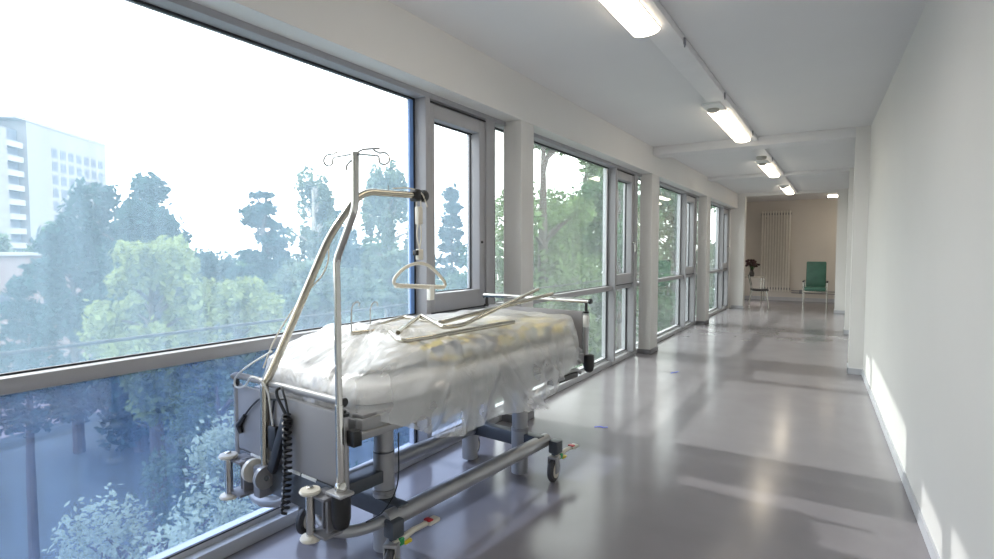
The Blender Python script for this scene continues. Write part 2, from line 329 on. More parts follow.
# ------------------------------------------------------------------ windows
WL = {1: 'large hazy window beside the bed with a narrow casement at its end', 2: 'second large window, beyond the first pillar',
      3: 'third window along the corridor, beyond the second pillar', 4: 'last window before the end of the corridor'}
def quadpane(ya, yb, za, zb, outer, parent, name='pane'):
    b = MB()
    b.add([(XG, ya, za), (XG, yb, za), (XG, yb, zb), (XG, ya, zb)], [(0, 1, 2, 3)], 0)
    b.add([(XG - .016, ya, za), (XG - .016, yb, za), (XG - .016, yb, zb), (XG - .016, ya, zb)], [(3, 2, 1, 0)], 1)
    return b.build(name, [M['glass_in'], M[outer]], parent, fixn=False)
def window(n, ys, ye):
    """ys..ye from jamb to jamb; the pillars stand inside, in front of the glazing"""
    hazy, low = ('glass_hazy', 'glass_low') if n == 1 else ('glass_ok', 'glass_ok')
    w = empty('window_%d' % n, (0, 0, 0), kind='structure', label=WL.get(n), cat='window')
    m0, m1 = ye - .88, ye - .83        # mullion front
    j0, j1 = ye - .12, ye          # right jamb
    b = MB()
    b.box(XG - .05, XF, ys, ye + .144, HEAD - .035, HEAD + .01, .003)                 # head
    b.box(XG - .06, XF, m0, m1, .06, HEAD - .03, .003)                       # mullion
    b.box(XG - .06, XF, j0, j1, .06, HEAD - .03, .003)                       # jamb
    b.box(XG - .06, XG + .006, j1 - .005, j1 + .145, .06, HEAD - .03, .003)   # hidden block added behind the jamb to narrow the sun strip
    b.build('window_frame', M['alu'], w)
    s = MB().box(XG - .06, -2.44, ys, m0 + .022, 0, .066, .004).box(XG - .06, -2.44, m0 + .028, ye + .144, 0, .066, .004)
    s.box(XG - .06, XG + .012, ys, ye + .144, .06, .092, .002)
    s.build('window_sill', M['alu_light'], w)
    t = MB().box(XG - .05, -2.435, ys + .002, m0 + .003, .955, 1.012, .003).box(XG - .05, -2.435, m1, ye + .144, .955, 1.006, .003)
    t.build('transom', M['alu'], w)
    g = MB()
    for (ya, yb, za, zb) in ((ys, m0, 1.012, HEAD - .035), (ys, m0, .092, .955), (m1, j0, .092, .955)):
        e = .011
        g.box(XG - .004, XG + .012, ya, yb, zb - e, zb, mi=0).box(XG - .004, XG + .012, ya, yb, za, za + .007)
        g.box(XG - .004, XG + .012, ya, ya + e, za, zb).box(XG - .004, XG + .012, yb - .016, yb, za, zb)
    g.build('glazing_seal', M['seal'], w)
    MB().box(XG - .003, XG + .010, m0 - .052, m0 - .017, 1.02, HEAD - .05).build('spacer_bar', M['seal_blue'] if n == 1 else M['alu_light'], w)
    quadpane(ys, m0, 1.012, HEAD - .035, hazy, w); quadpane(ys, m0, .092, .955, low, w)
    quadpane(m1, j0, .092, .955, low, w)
    # opening casement
    c0, c1, cz0, cz1 = m1 + .004, j0 - .004, 1.02, HEAD - .06
    fw = .075
    sa = MB().box(XG - .03, XF - .014, c0, c0 + fw * .8, cz0, cz1, .003).box(XG - .03, XF - .014, c1 - fw * 1.05, c1, cz0, cz1, .003)
    sa.box(XG - .03, XF - .014, c0 + fw * .8, c1 - fw * 1.05, cz0, cz0 + .13, .003).box(XG - .03, XF - .014, c0 + fw * .8, c1 - fw * 1.05, cz1 - .095, cz1, .003)
    sa.box(XG - .05, XF - .03, m1, j0, cz1, HEAD - .03)
    sash = sa.build('sash', M['alu'], w)
    quadpane(c0 + fw * .8, c1 - fw * 1.05, cz0 + .13, cz1 - .095, 'glass_hazy' if n == 1 else 'glass_ok', sash, 'sash_pane')
    y0, y1, z0, z1 = c0 + fw * .8, c1 - fw * 1.05, cz0 + .13, cz1 - .095
    MB().box(XG, XG + .02, y0, y1, z1 - .010, z1).box(XG, XG + .012, y0, y1, z0, z0 + .006).box(XG, XG + .012, y0, y0 + .006, z0, z1).box(XG, XG + .012, y1 - .008, y1, z0, z1).build('sash_seal', M['seal'], sash)
    MB().box(XF - .016, XF - .008, m1, j0, cz1 + .003, cz1 + .013).box(XF - .016, XF - .008, m1, j0, cz0 - .010, cz0).build('sash_gap', M['seal'], sash)
    if n == 1:
        MB().lathe((XF - .012, c1 - .05, 1.52), [(.010, -.004), (.010, .008), (.006, .010), (0, .010)], 14, 'x').build('lock_socket', M['black'], sash)
    else:
        MB().tube(bend([(XF - .014, c1 - .05, 1.56), (XF + .03, c1 - .05, 1.56), (XF + .03, c1 - .05, 1.44)], .02), .009).build('window_handle', M['chrome'], sash)
    return w
for n in (1, 2, 3, 4):
    window(n, PIL[n - 1] - .025, PIL[n] - .17)
window(5, Y0, PIL[0] - .17)

# thin black bars standing in for a dark reflection line in the glass
r0 = None
RL = ['grey guard rail outside the large window beside the bed', 'grey guard rail outside the second window', 'grey guard rail outside the third window', 'grey guard rail outside the last window']
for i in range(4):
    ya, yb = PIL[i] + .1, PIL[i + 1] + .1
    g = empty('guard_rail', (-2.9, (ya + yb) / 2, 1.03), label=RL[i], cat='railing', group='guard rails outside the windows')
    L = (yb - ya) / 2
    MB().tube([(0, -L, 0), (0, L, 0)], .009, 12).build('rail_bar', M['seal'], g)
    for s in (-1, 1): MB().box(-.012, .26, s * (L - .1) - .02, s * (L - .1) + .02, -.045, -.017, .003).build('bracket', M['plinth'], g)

# ------------------------------------------------------------------ ceiling lights
tr = MB().box(-1.10, -.925, Y0 + .2, YE - .01, 2.832, CEIL - .003, .004)
tag(tr.build('cable_trunking', M['trunk']), 'long white cable trunking along the ceiling carrying the lights', 'trunking')
LLAB = ['nearest glowing ceiling light, cut off by the top edge of the photo', 'second ceiling light from the near end of the corridor', 'third ceiling light from the near end of the corridor', 'last ceiling light before the far opening']
for i, (ya, yb) in enumerate(((1.75, 3.50), (5.83, 7.50), (9.75, 11.35), (13.45, 14.95))):
    e = empty('ceiling_light', (-1.07, ya, 2.832), label=LLAB[i], cat='ceiling light', group='corridor ceiling lights')
    L = yb - ya
    MB().box(-.085, .085, -.30, L, -.022, 0, .004).build('light_housing', M['lamp'], e)
    d = MB(); N = 14
    def prof(u, v, L=L):
        a = -1 + 2 * u; return (.089 * a, .0 + v * L, -.020 - .030 * (1 - a * a) ** .5)
    d.grid(prof, N, 2)
    d.add([prof(k / (N - 1), 0) for k in range(N)], [tuple(range(N))]); d.add([prof(k / (N - 1), 1) for k in range(N)], [tuple(range(N))])
    d.build('diffuser', M['diff'], e)
    if i:
        MB().lathe((-.012, -.12, -.022), [(.055, 0), (.055, -.018), (.045, -.028), (.025, -.034), (0, -.034)], 24).build('sensor', M['sensor'], e)
for i, y in enumerate((3.85, 5.35, 7.2, 9.4)):
    tag(MB().box(-.926, -.914, y, y + .03, 2.815, 2.86, .002).tube([(-.92, y + .015, 2.815), (-.92, y + .015, 2.80)], .005).build('trunking_clip', M['plinth']),
        ['small dark clip on the trunking beside the nearest light', 'small dark clip on the trunking before the second light', 'small dark clip on the trunking beside the second light', 'small dark clip on the trunking before the third light'][i], 'clip', 'trunking clips')
e = empty('smoke_detector', (-1.03, 9.05, 2.832), label='round grey detector on the trunking before the third light', cat='detector')
MB().lathe((0, 0, 0), [(.07, 0), (.07, -.03), (.05, -.05), (0, -.052)], 24).build('detector_body', M['sensor'], e)
# two lights behind the camera (same row) and those of the end room, one of them an unseen addition
for y in (-2.2,):
    e = empty('ceiling_light', (-1.07, y, 2.832), label='ceiling light of the same row behind the viewpoint', cat='ceiling light', group='corridor ceiling lights')
    MB().box(-.085, .085, -.3, 1.7, -.022, 0, .004).build('light_housing', M['lamp'], e)
    MB().grid(lambda u, v: (.089 * (-1 + 2 * u), v * 1.7, -.020 - .048 * max(0, 1 - (-1 + 2 * u) ** 2) ** .5), 14, 2).build('diffuser', M['diff'], e)
e = empty('room_light', (-.1, 16.95, 2.92), label='small ceiling light in the room at the far end', cat='ceiling light')
fill_light = empty('room_light', (.95, 17.0, 2.92), label='second ceiling light in the far room, round the corner', cat='ceiling light')  # out of view, added only to brighten the far room
MB().box(-.12, .12, -.9, .9, -.03, 0, .006).build('light_housing', M['lamp'], fill_light)
MB().box(-.11, .11, -.88, .88, -.075, -.03, .02).build('diffuser', M['diff'], fill_light)
MB().box(-.25, .25, -.12, .12, -.03, 0, .006).build('light_housing', M['lamp'], e)
MB().box(-.24, .24, -.11, .11, -.075, -.03, .02).build('diffuser', M['diff'], e)

# ------------------------------------------------------------------ far room furniture
e = empty('radiator', (-1.64, YB - .004, 0), label='tall beige column radiator on the far end wall', cat='radiator')
for k in range(11):
    x = -.36 + k * .072
    MB().box(x - .022, x + .022, -.13, -.075, .27, 2.62, .012).build('column', M['rad'], e)
for z in (.32, 2.50): MB().box(-.40, .40, -.075, -.06, z, z + .06, .006).build('manifold', M['plinth'], e)
for x in (-.28, .28): MB().box(x - .02, x + .02, -.075, 0, 2.4, 2.44).build('wall_bracket', M['plinth'], e)
hpz = empty('heating_pipes', (0, YB - .06, 0), label='pair of dark heating pipes running low along the far wall', cat='pipes')
for z in (.24, .30): MB().tube([(-1.2, 0, z), (1.4, 0, z)], .013).build('pipe', M['plinth'], hpz)
MB().box(-1.0, -.93, -.03, .055, .22, .33, .004).build('pipe_clamp', M['plinth'], hpz)
struct('baseboard_back', MB().box(-2.62, 1.45, YB - .015, YB, 0, .10), M['base'])

a = empty('green_armchair', (-.535, 16.35, 0), label='green high-backed armchair with metal legs by the far wall', cat='armchair')
MB().box(-.235, .235, -.28, .24, .44, .54, .03, seg=3).build('seat', M['green_vinyl'], a)
bk = MB().box(-.225, .225, -.045, .045, 0, .66, .03, seg=3); o = bk.build('backrest', M['green_vinyl'], a); o.location = (0, .24, .52); o.rotation_euler = (-.12, 0, 0)
for s in (-1, 1):
    MB().tube([(s * .26, -.27, 0), (s * .26, -.27, .66)], .013).build('leg', M['chrome'], a)
    MB().tube([(s * .26, .27, 0), (s * .26, .25, .66)], .013).build('leg', M['chrome'], a)
    MB().box(s * .26 - .025, s * .26 + .025, -.30, .26, .66, .695, .012).build('armrest', M['seatblack'], a)
MB().box(-.25, .25, -.26, .24, .41, .44, .005).tube([(-.26, -.27, .42), (.26, -.27, .42)], .012).tube([(-.26, .26, .42), (.26, .26, .42)], .012).build('seat_frame', M['chrome'], a)

a = empty('chair', (-1.79, 15.92, 0), -PI / 2 + .15, label='black-seated chair with chrome legs beside the flower table', cat='chair')
MB().grid(lambda u, v: (-.21 + .42 * u, -.21 + .42 * v, .455 - .02 * math.sin(PI * u) + .015 * (2 * v - 1) ** 2), 10, 10).build('seat', M['seatblack'], a).modifiers.new('t', 'SOLIDIFY').thickness = .03
o = MB().grid(lambda u, v: (-.19 + .38 * u, -.19 - .03 * math.sin(PI * u) - .06 * v, .56 + .27 * v), 10, 6).build('backrest', M['seatblack'], a); o.modifiers.new('t', 'SOLIDIFY').thickness = .018
for s in (-1, 1):
    MB().tube([(s * .21, .22, 0), (s * .185, .16, .44)], .014).build('leg', M['chrome'], a)
    MB().tube(bend([(s * .21, -.25, 0), (s * .185, -.17, .44), (s * .185, -.25, .82)], .08), .014).build('leg', M['chrome'], a)
MB().tube([(-.185, .16, .425), (.185, .16, .425)], .012).tube([(-.185, -.17, .425), (.185, -.17, .425)], .012).tube([(-.185, -.17, .425), (-.185, .16, .425)], .012).tube([(.185, -.17, .425), (.185, .16, .425)], .012).build('seat_frame', M['chrome'], a)

a = empty('side_table', (-2.13, 17.25, 0), label='small pale side table against the far left corner', cat='table')
MB().box(-.32, .32, -.32, .32, .70, .73, .006).build('table_top', M['wood'], a)
for sx in (-1, 1):
    for sy in (-1, 1): MB().tube([(sx * .28, sy * .28, 0), (sx * .28, sy * .28, .70)], .016).build('leg', M['chrome'], a)
a = empty('flower_vase', (-2.13, 17.15, .73), label='dark vase of dark flowers on the small side table', cat='flowers')
MB().lathe((0, 0, 0), [(.05, 0), (.065, .03), (.07, .09), (.04, .17), (.05, .20)], 20).build('vase', M['vase'], a)
fl = MB(); st = MB()
for k in range(26):
    q = rnd.uniform(0, 2 * PI); rr = rnd.uniform(.03, .20); h = rnd.uniform(.28, .46)
    p = Vector((rr * math.cos(q), rr * math.sin(q), h)); st.tube([(0, 0, .15), p * .6 + Vector((0, 0, .1)), p], .004, 5)
    fl.lathe(p, [(0, -.03), (.035, -.015), (.042, .01), (.02, .035), (0, .02)], 8)
fl.build('blossom', M['flower'], a, sharp=80); st.build('stem', M['lf_mid'], a)
e = empty('hand_dispenser', (-2.60, 17.0, 1.45), label='dark dispenser with a blue front on the far left wall', cat='dispenser')
MB().box(-.02, .09, -.06, .06, 0, .14, .01).build('dispenser_body', M['seatblack'], e)
MB().box(-.02, .09, -.055, .055, .14, .26, .01).build('dispenser_front', M['tape'], e)

# tape on the floor
def tape(x, y, rz, lab):
    o = MB().grid(lambda u, v: (-.055 + .11 * u, (-.010 + .02 * v) + .018 * math.sin(3 * u), .002 + .012 * abs(math.sin(5 * u)) * u), 14, 3).build('tape_scrap', M['tape']); o.location = (x, y, 0); o.rotation_euler = (0, 0, rz)
    o.modifiers.new('t', 'SOLIDIFY').thickness = .001
    return tag(o, lab, 'tape', 'blue tape scraps on the floor')
tape(-1.638, 4.284, .1, 'crumpled scrap of blue tape on the floor past the bed')
tape(-1.645, 6.706, .9, 'tiny scrap of blue tape on the floor near the second pillar')

# ------------------------------------------------------------------ the bed (local frame: x right, y away, z up)
BO, BR = (-1.909, 2.496, 0), math.radians(-5.35)
bed = empty('hospital_bed', BO, BR, label='grey hospital bed on castors standing along the big window', cat='bed')
ch = M['chrome']
# chassis
for s in (-1, 1):
    MB().tube([(s * .262, -.66, .24), (s * .262, .70, .24)], .042, 20).build('chassis_tube', M['bedsilver'], bed)
for y in (-.56, .62):
    MB().box(-.28, .28, y - .035, y + .035, .20, .285, .006).build('cross_beam', M['beddark'], bed)
MB().tube(bend([(.262, -.62, .24), (.225, -.80, .235), (.14, -.875, .25), (.02, -.86, .32), (-.02, -.84, .37)], .10, 8), .027, 14).build('bumper_tube', M['bedsilver'], bed)
MB().tube(bend([(-.43, -.86, .42), (-.455, -.895, .34), (-.36, -.915, .255), (-.16, -.90, .30), (-.12, -.85, .36)], .09, 8), .027, 14).build('bumper_tube', M['bedsilver'], bed)
MB().tube(bend([(-.262, -.62, .24), (-.30, -.78, .24), (-.40, -.87, .33)], .09, 8), .024, 14).build('bumper_tube', M['bedsilver'], bed)
for x, y in ((.125, -.54), (.12, .61), (-.30, .61), (-.25, -.54)):
    c = MB().lathe((x, y, 0), [(.054, .025), (.054, .31), (.050, .315), (.050, .50), (.046, .505), (.046, .72)], 28)
    o = c.build('lift_column', M['bedsilver'], bed)
    MB().lathe((x, y, 0), [(.0535, .300), (.0560, .302), (.0560, .318), (.0500, .320)], 28).build('column_collar', M['bedgrey'], o)
    MB().lathe((x, y, 0), [(.0495, .496), (.0512, .497), (.0512, .502), (.0460, .503)], 28).build('column_collar', M['beddark'], o)
def castor(x, y, swing, lever):
    sx = 1 if x > 0 else -1
    k = MB().box(x - .033, x + .033, y - .035, y + .035, .175, .255, .008).tube([(x, y, .17), (x, y, .145)], .025, 14).build('castor_bracket', M['beddark'], bed)
    cx, cy = x + .03 * math.sin(swing), y - .03 * math.cos(swing)
    R = Matrix.Translation((cx, cy, .075)) @ Matrix.Rotation(swing, 4, 'Z')
    w = MB().lathe((0, 0, 0), [(.045, -.018), (.068, -.016), (.075, -.008), (.075, .008), (.068, .016), (.045, .018)], 28, 'x')
    w.v = [tuple(R @ Vector(v)) for v in w.v]; w.build('wheel', M['tyre'], k)
    h = MB().lathe((0, 0, 0), [(0, -.024), (.046, -.022), (.048, .022), (0, .024)], 24, 'x'); h.v = [tuple(R @ Vector(v)) for v in h.v]; h.build('hub', M['cream'], k)
    f = MB().box(-.032, -.022, -.03, .025, -.015, .085, .004).box(.022, .032, -.03, .025, -.015, .085, .004).box(-.032, .032, -.03, .03, .072, .088, .004)
    f.v = [tuple(R @ Vector(v)) for v in f.v]; f.build('fork', M['bedsilver'], k)
    if lever:
        # central brake pedal
        a, b = Vector((x + sx * .02, y - .02, .150)), Vector((x + sx * .03, y + lever, .172))
        p = MB().tube([a, a.lerp(b, .5) + Vector((0, 0, .012)), b], [.018, .014, .012], 10).build('brake_pedal', M['cream'], k)
        MB().box(b.x - .024, b.x + .024, b.y - .035, b.y + .04, b.z - .010, b.z + .010, .008).build('pedal_pad', M['cream'], p)
        MB().box(b.x - .02, b.x + .02, b.y - .035, b.y - .005, b.z + .009, b.z + .018, .004).build('red_mark', M['red'], p)
        MB().box(a.x - .017, a.x + .019, a.y + .02, a.y + .05, a.z - .012, a.z + .022, .006).build('green_mark', M['greenp'], p)
        MB().box(a.x - .012, a.x + .016, a.y + .055, a.y + .10, a.z - .022, a.z - .006, .005).build('yellow_mark', M['yellow'], p)
castor(.30, -.64, .5, .21); castor(.34, .69, .15, .17); castor(-.34, .72, .1, 0); castor(-.34, -.63, .3, 0)
# deck frame and lying surface
dk = MB().box(-.41, -.36, -.90, .93, .715, .785, .006).box(.36, .41, -.90, .93, .715, .785, .006)
for y in (-.88, -.3, .3, .9): dk.box(-.37, .37, y - .025, y + .025, .72, .78, .005)
dk.build('deck_frame', M['bedgrey'], bed)
MB().box(-.40, .40, -.89, -.30, .785, .800, .004).box(-.40, .40, -.28, .20, .785, .800, .004).box(-.40, .40, .22, .92, .785, .800, .004).build('lying_surface', M['panel'], bed)
b = MB().box(.405, .43, -.93, .55, .712, .740, .003).build('accessory_bar', M['bedgrey'], bed)
MB().box(.395, .440, -.965, -.925, .698, .760, .004).build('bar_end', M['black'], b)
b = MB().box(.38, .44, .50, .80, .65, .69, .01).build('side_latch', M['black'], bed)
# folded side rail along the right side, behind the sheeting
for s in (-1, 1):
    r = MB()
    for z in (.70, .77, .84): r.tube(bend([(s * .425, -.45, z - .03), (s * .425, -.40, z), (s * .425, .80, z), (s * .425, .85, z - .03)], .04), .012, 10)
    r.build('side_rail', M['bedsilver'], bed)

def end_board(y, sgn, zb, zt, zr, near):
    nm = 'head_board' if near else 'foot_board'
    x0, x1 = (-.414, .352) if near else (-.40, .385)
    p = MB().box(x0, x1, y - .011, y + .011, zb, zt, .008).build(nm, M['panel'], bed)
    r0, r1 = (-.452, .362) if near else (-.452, .432)
    MB().tube(bend([(r0, y + sgn * .012, zr - .012), (r0 + .012, y, zr), (r1 - .012, y, zr), (r1, y, zr)], .03), .0155, 14).build('top_rail', M['bedgrey'] if near else ch, p)
    MB().lathe((r1, y, zr), [(0, 0), (.018, 0), (.018, .012), (.012, .016), (0, .016)], 14, 'x').build('rail_cap', M['black'], p)
    for x in (x0 - .018, x1 + (.016 if near else .023)):
        po = MB().tube([(x, y, zb - .03), (x, y, zt - .005)], .017, 14).build('post', M['bedsilver'], p)
        MB().tube([(x, y, zt - .008), (x, y, zr - (.03 if near and x > 0 else 0))], .010, 10).lathe((x, y, zt - .012), [(.022, 0), (.022, .012), (0, .013)], 14).build('post_pin', M['black'], po)
    return p
hb = end_board(-.955, -1, .515, .82, .862, True)
fb = end_board(.955, 1, .75, 1.055, 1.122, False)
MB().box(.392, .425, .935, .975, .95, 1.03, .006).build('catch', M['white_pl'], fb)
# cross channel under the head board, its bracket plates and bumper rollers
k = MB().box(-.40, .325, -.97, -.90, .37, .515, .006).build('head_channel', M['beddark'], bed)
MB().box(-.30, -.10, -.971, -.965, .505, .519, .002).box(.0, .09, -.971, -.965, .505, .519, .002).box(.10, .2, -.971, -.965, .505, .519, .002).build('channel_lip', M['white_pl'], k)
MB().box(.06, .16, -.90, -.56, .36, .42, .005).build('channel_stay', M['beddark'], k)
for x, xb in ((-.345, -.30), (.278, .315)):
    y = -1.05
    br = MB().box(min(x, xb) - .012, max(x, xb) + .05, y + .0, -.965, .345, .357, .002).box(min(x, xb) - .012, max(x, xb) + .05, y, -.965, .495, .507, .002)
    br.box(xb + .015, xb + .030, y + .03, -.96, .34, .51, .002).box(xb - .03, xb - .018, y + .045, -.96, .35, .50, .002)
    rb = br.build('bumper_bracket', M['plinth'], bed)
    MB().tube([(x, y, .345), (x, y, .512)], .018, 16).build('roller_rod', ch, rb)
    for z0, z1 in ((.322, .345), (.508, .531)):
        MB().lathe((x, y, z0), [(.020, 0), (.038, .004), (.042, .0115), (.038, z1 - z0 - .004), (.020, z1 - z0)], 24).build('bumper_disc', M['cream'], rb)
    MB().lathe((x, y, .531), [(.013, 0), (.013, .006), (.008, .009), (0, .009)], 14).build('screw_head', ch, rb)
# sockets (black cups) at the corners
for x, y, z0, z1 in ((.382, -.985, .385, .512), (.425, .965, .665, .765)):
    MB().lathe((x, y, 0), [(.016, z0 - .012), (.030, z0), (.037, z0 + .03), (.037, z1 - .03), (.034, z1), (.022, z1 + .006)], 20).build('pole_socket', M['black'], bed)
MB().box(.335, .43, -1.025, -.955, .512, .526, .006).build('socket_plate', M['bedsilver'], bed)
# lifting-pole hinge with two discs
h = MB().lathe((-.215, -1.0, .465), [(0, -.022), (.052, -.020), (.052, .0), (0, .002)], 24, 'x').build('hinge_disc', M['cream'], bed)
MB().lathe((-.125, -1.0, .455), [(0, -.02), (.050, -.018), (.050, .004), (0, .006)], 24, 'x').build('hinge_disc', M['bedgrey'], bed)
MB().box(-.195, -.140, -1.02, -.955, .36, .50, .008).build('hinge_bracket', M['plinth'], bed)
MB().lathe((-.120, -1.0, .455), [(.012, 0), (.012, .006), (0, .007)], 12, 'x').build('hinge_pin', ch, bed)

def on_bed(name, mb, m, label=None, cat=None, group=None, **k):
    """an own thing standing in the bed's frame"""
    o = mb.build(name, m, **k); o.location = BO; o.rotation_euler = (0, 0, BR); return tag(o, label, cat, group)
def bed_empty(name, **k): return empty(name, BO, BR, **k)

# lifting pole with grab handle
t = bed_empty('lifting_pole', label='bent chrome lifting pole rising over the head of the bed', cat='lifting pole')
path = bend([(-.155, -.985, .40), (-.155, -.978, .852)], .05) + bend([(-.155, -.978, .86), (-.154, -.94, .92), (-.145, -.63, 1.525), (-.128, -.448, 1.752), (-.125, -.05, 1.762)], .085, 8)
MB().tube(path, .0185, 18).build('pole', M['chrome_warm'], t)
MB().tube([(-.125, -.075, 1.745), (-.125, -.075, 1.778)], .030, 14).box(-.155, -.095, -.09, -.05, 1.728, 1.795, .010).build('clamp', M['black'], t)
MB().lathe((-.125, -.05, 1.762), [(.016, 0), (.016, .02), (.034, .025), (.036, .05), (.030, .060), (0, .062)], 12, 'y').build('knob', M['black'], t)
MB().tube([(-.125, -.27, 1.765), (-.125, -.27, 1.80)], .003, 6).build('stop_pin', M['plinth'], t)
st = MB()
for q in (0, PI):
    st.tube([(-.125 + .010 * math.cos(q + 7 * u), -.045 + .014 * math.sin(q + 7 * u) + .005 * u, 1.755 - .355 * u) for u in [k / 24 for k in range(25)]], .0045, 6)
st.tube(bend([(-.125, -.24, 1.785), (-.12, -.12, 1.80), (-.10, -.04, 1.78), (-.10, 0.0, 1.70)], .05), .004, 6)
st.build('strap', M['cream'], t)
MB().box(-.14, -.11, -.062, -.025, 1.60, 1.70, .006).build('strap_buckle', M['cream'], t)
MB().box(-.14, -.11, -.060, -.022, 1.40, 1.46, .006).build('strap_buckle', M['cream'], t)
MB().box(-.142, -.112, -.080, -.058, 1.425, 1.455, .004).build('strap_lock', M['black'], t)
hp = [(-.125, -.20, 1.262), (-.125, -.236, 1.270), (-.125, -.238, 1.30), (-.125, -.17, 1.352), (-.125, -.10, 1.376), (-.125, -.04, 1.382), (-.125, .03, 1.370), (-.125, .10, 1.325), (-.125, .175, 1.262), (-.125, .170, 1.232), (-.125, .11, 1.236)]
g = MB().tube(bend(hp, .04), .0095, 12).build('grab_handle', M['cream'], t)
gr = MB()
NP = 60
gr.tube([(-.125, -.225 + .37 * i / NP, 1.262 - .028 * i / NP) for i in range(NP + 1)], [.0125 + .0022 * math.sin(i * 1.6) for i in range(NP + 1)], 12)
gr.build('grip', M['cream'], g)
MB().box(-.14, -.11, .03, .065, 1.165, 1.245, .004).build('handle_tag', M['white_pl'], t)

# standing infusion pole
t = bed_empty('infusion_pole', label='upright chrome infusion pole with hooks at the near corner of the bed', cat='infusion pole')
MB().tube(bend([(.382, -.985, .50), (.376, -.985, 1.415), (.490, -.985, 1.605), (.494, -.985, 1.80)], .03, 6), .0135, 16).build('pole', ch, t)
MB().tube([(.382, -.985, .50), (.380, -.985, .86)], .0160, 16).lathe((.382, -.985, .526), [(.024, 0), (.026, .01), (.020, .03), (.0175, .034)], 16).build('pole_sleeve', ch, t)
def hook(c, d, r=.021):
    c = Vector(c); d = Vector(d).normalized(); pts = [c, c + d * .115 + Vector((0, 0, -.004))]
    m = c + d * .135 + Vector((0, 0, -.012))
    for k in range(12):
        q = PI * .8 - k * 1.5 * PI / 11
        pts.append(m + d * r * 1.3 * -math.cos(q + PI) + Vector((0, 0, -r * math.sin(q))))
    pts.append(m + d * -.045 + Vector((0, 0, r + .006)))
    return MB().tube(bend(pts, .01, 2), .0035, 8)
for d in ((1, .12, -.12), (-1, -.12, 0)):
    hook((.494, -.985, 1.802), d).build('hook', ch, t)
MB().tube(bend([(.494, -.985, 1.80), (.494, -.955, 1.822), (.53, -.90, 1.83)], .02), .0035, 8).build('hook', ch, t)
MB().tube(bend([(.494, -.985, 1.79), (.474, -1.01, 1.76), (.474, -1.01, 1.74)], .02), .0035, 8).build('hook', ch, t)
MB().lathe((.494, -.985, 1.795), [(.0155, 0), (.0155, .012), (0, .014)], 14).build('pole_cap', ch, t)

# mattress, pillow, folded duvet
def pillowy(x0, x1, y0, y1, z0, z1, nz=.0, sc_=3., seed=0, p=4.):
    b = MB(); nu, nv = 56, 18
    def f(u, v):
        q = 2 * PI * u; c, s = math.cos(q), math.sin(q)
        cx = math.copysign(abs(c) ** (2 / p), c); sy = math.copysign(abs(s) ** (2 / p), s)
        ph = -PI / 2 + PI * v; k = max(0, math.cos(ph)) ** (2 / p); h = math.copysign(abs(math.sin(ph)) ** (2 / p), math.sin(ph))
        P_ = Vector(((x0 + x1) / 2 + (x1 - x0) / 2 * cx * k, (y0 + y1) / 2 + (y1 - y0) / 2 * sy * k, (z0 + z1) / 2 + (z1 - z0) / 2 * h))
        if nz: P_ += noise.noise_vector(P_ * sc_ + Vector((seed, 0, 0))) * nz
        return P_
    return b.grid(f, nu, nv, closed_u=True)
on_bed('mattress', pillowy(-.41, .41, -.875, .92, .802, .903, .003, 4, p=7), M['mattress'], 'pale mattress on the bed under the clear sheeting', 'mattress', sharp=80)
on_bed('pillow', pillowy(-.37, .30, -.76, -.30, .905, 1.008, .010, 5, 3, p=3), M['pillow'], 'white pillow at the head of the bed under the clear sheeting', 'pillow', sharp=80)
dv = MB(); N1, N2 = 60, 14
def duv(u, v):
    y = -.44 + 1.32 * u; q = 2 * PI * v
    c, s = math.cos(q), math.sin(q); p = 2 / 3.
    w = .210 + .010 * math.sin(9 * u + 1); h = .052 + .005 * math.sin(13 * u)
    en = (1 - abs(2 * u - 1) ** 10) ** .5
    P_ = Vector((.196 + w * math.copysign(abs(c) ** p, c) * (.3 + .7 * en), y, .968 + h * math.copysign(abs(s) ** p, s) * en))
    return P_ + noise.noise_vector(P_ * 7) * .010
on_bed('folded_duvet', dv.grid(lambda a, b: duv(b, a), 28, 70, closed_u=True), M['duvet'], 'folded yellow and grey patterned duvet along the bed under the sheeting', 'duvet', sharp=80)
dv2 = pillowy(-.38, -.03, -.26, .86, .905, 1.010, .010, 5, 8, p=3.2)
on_bed('folded_sheet', dv2, M['pillow'], 'white folded bed linen beside the patterned duvet', 'bed linen', sharp=80)

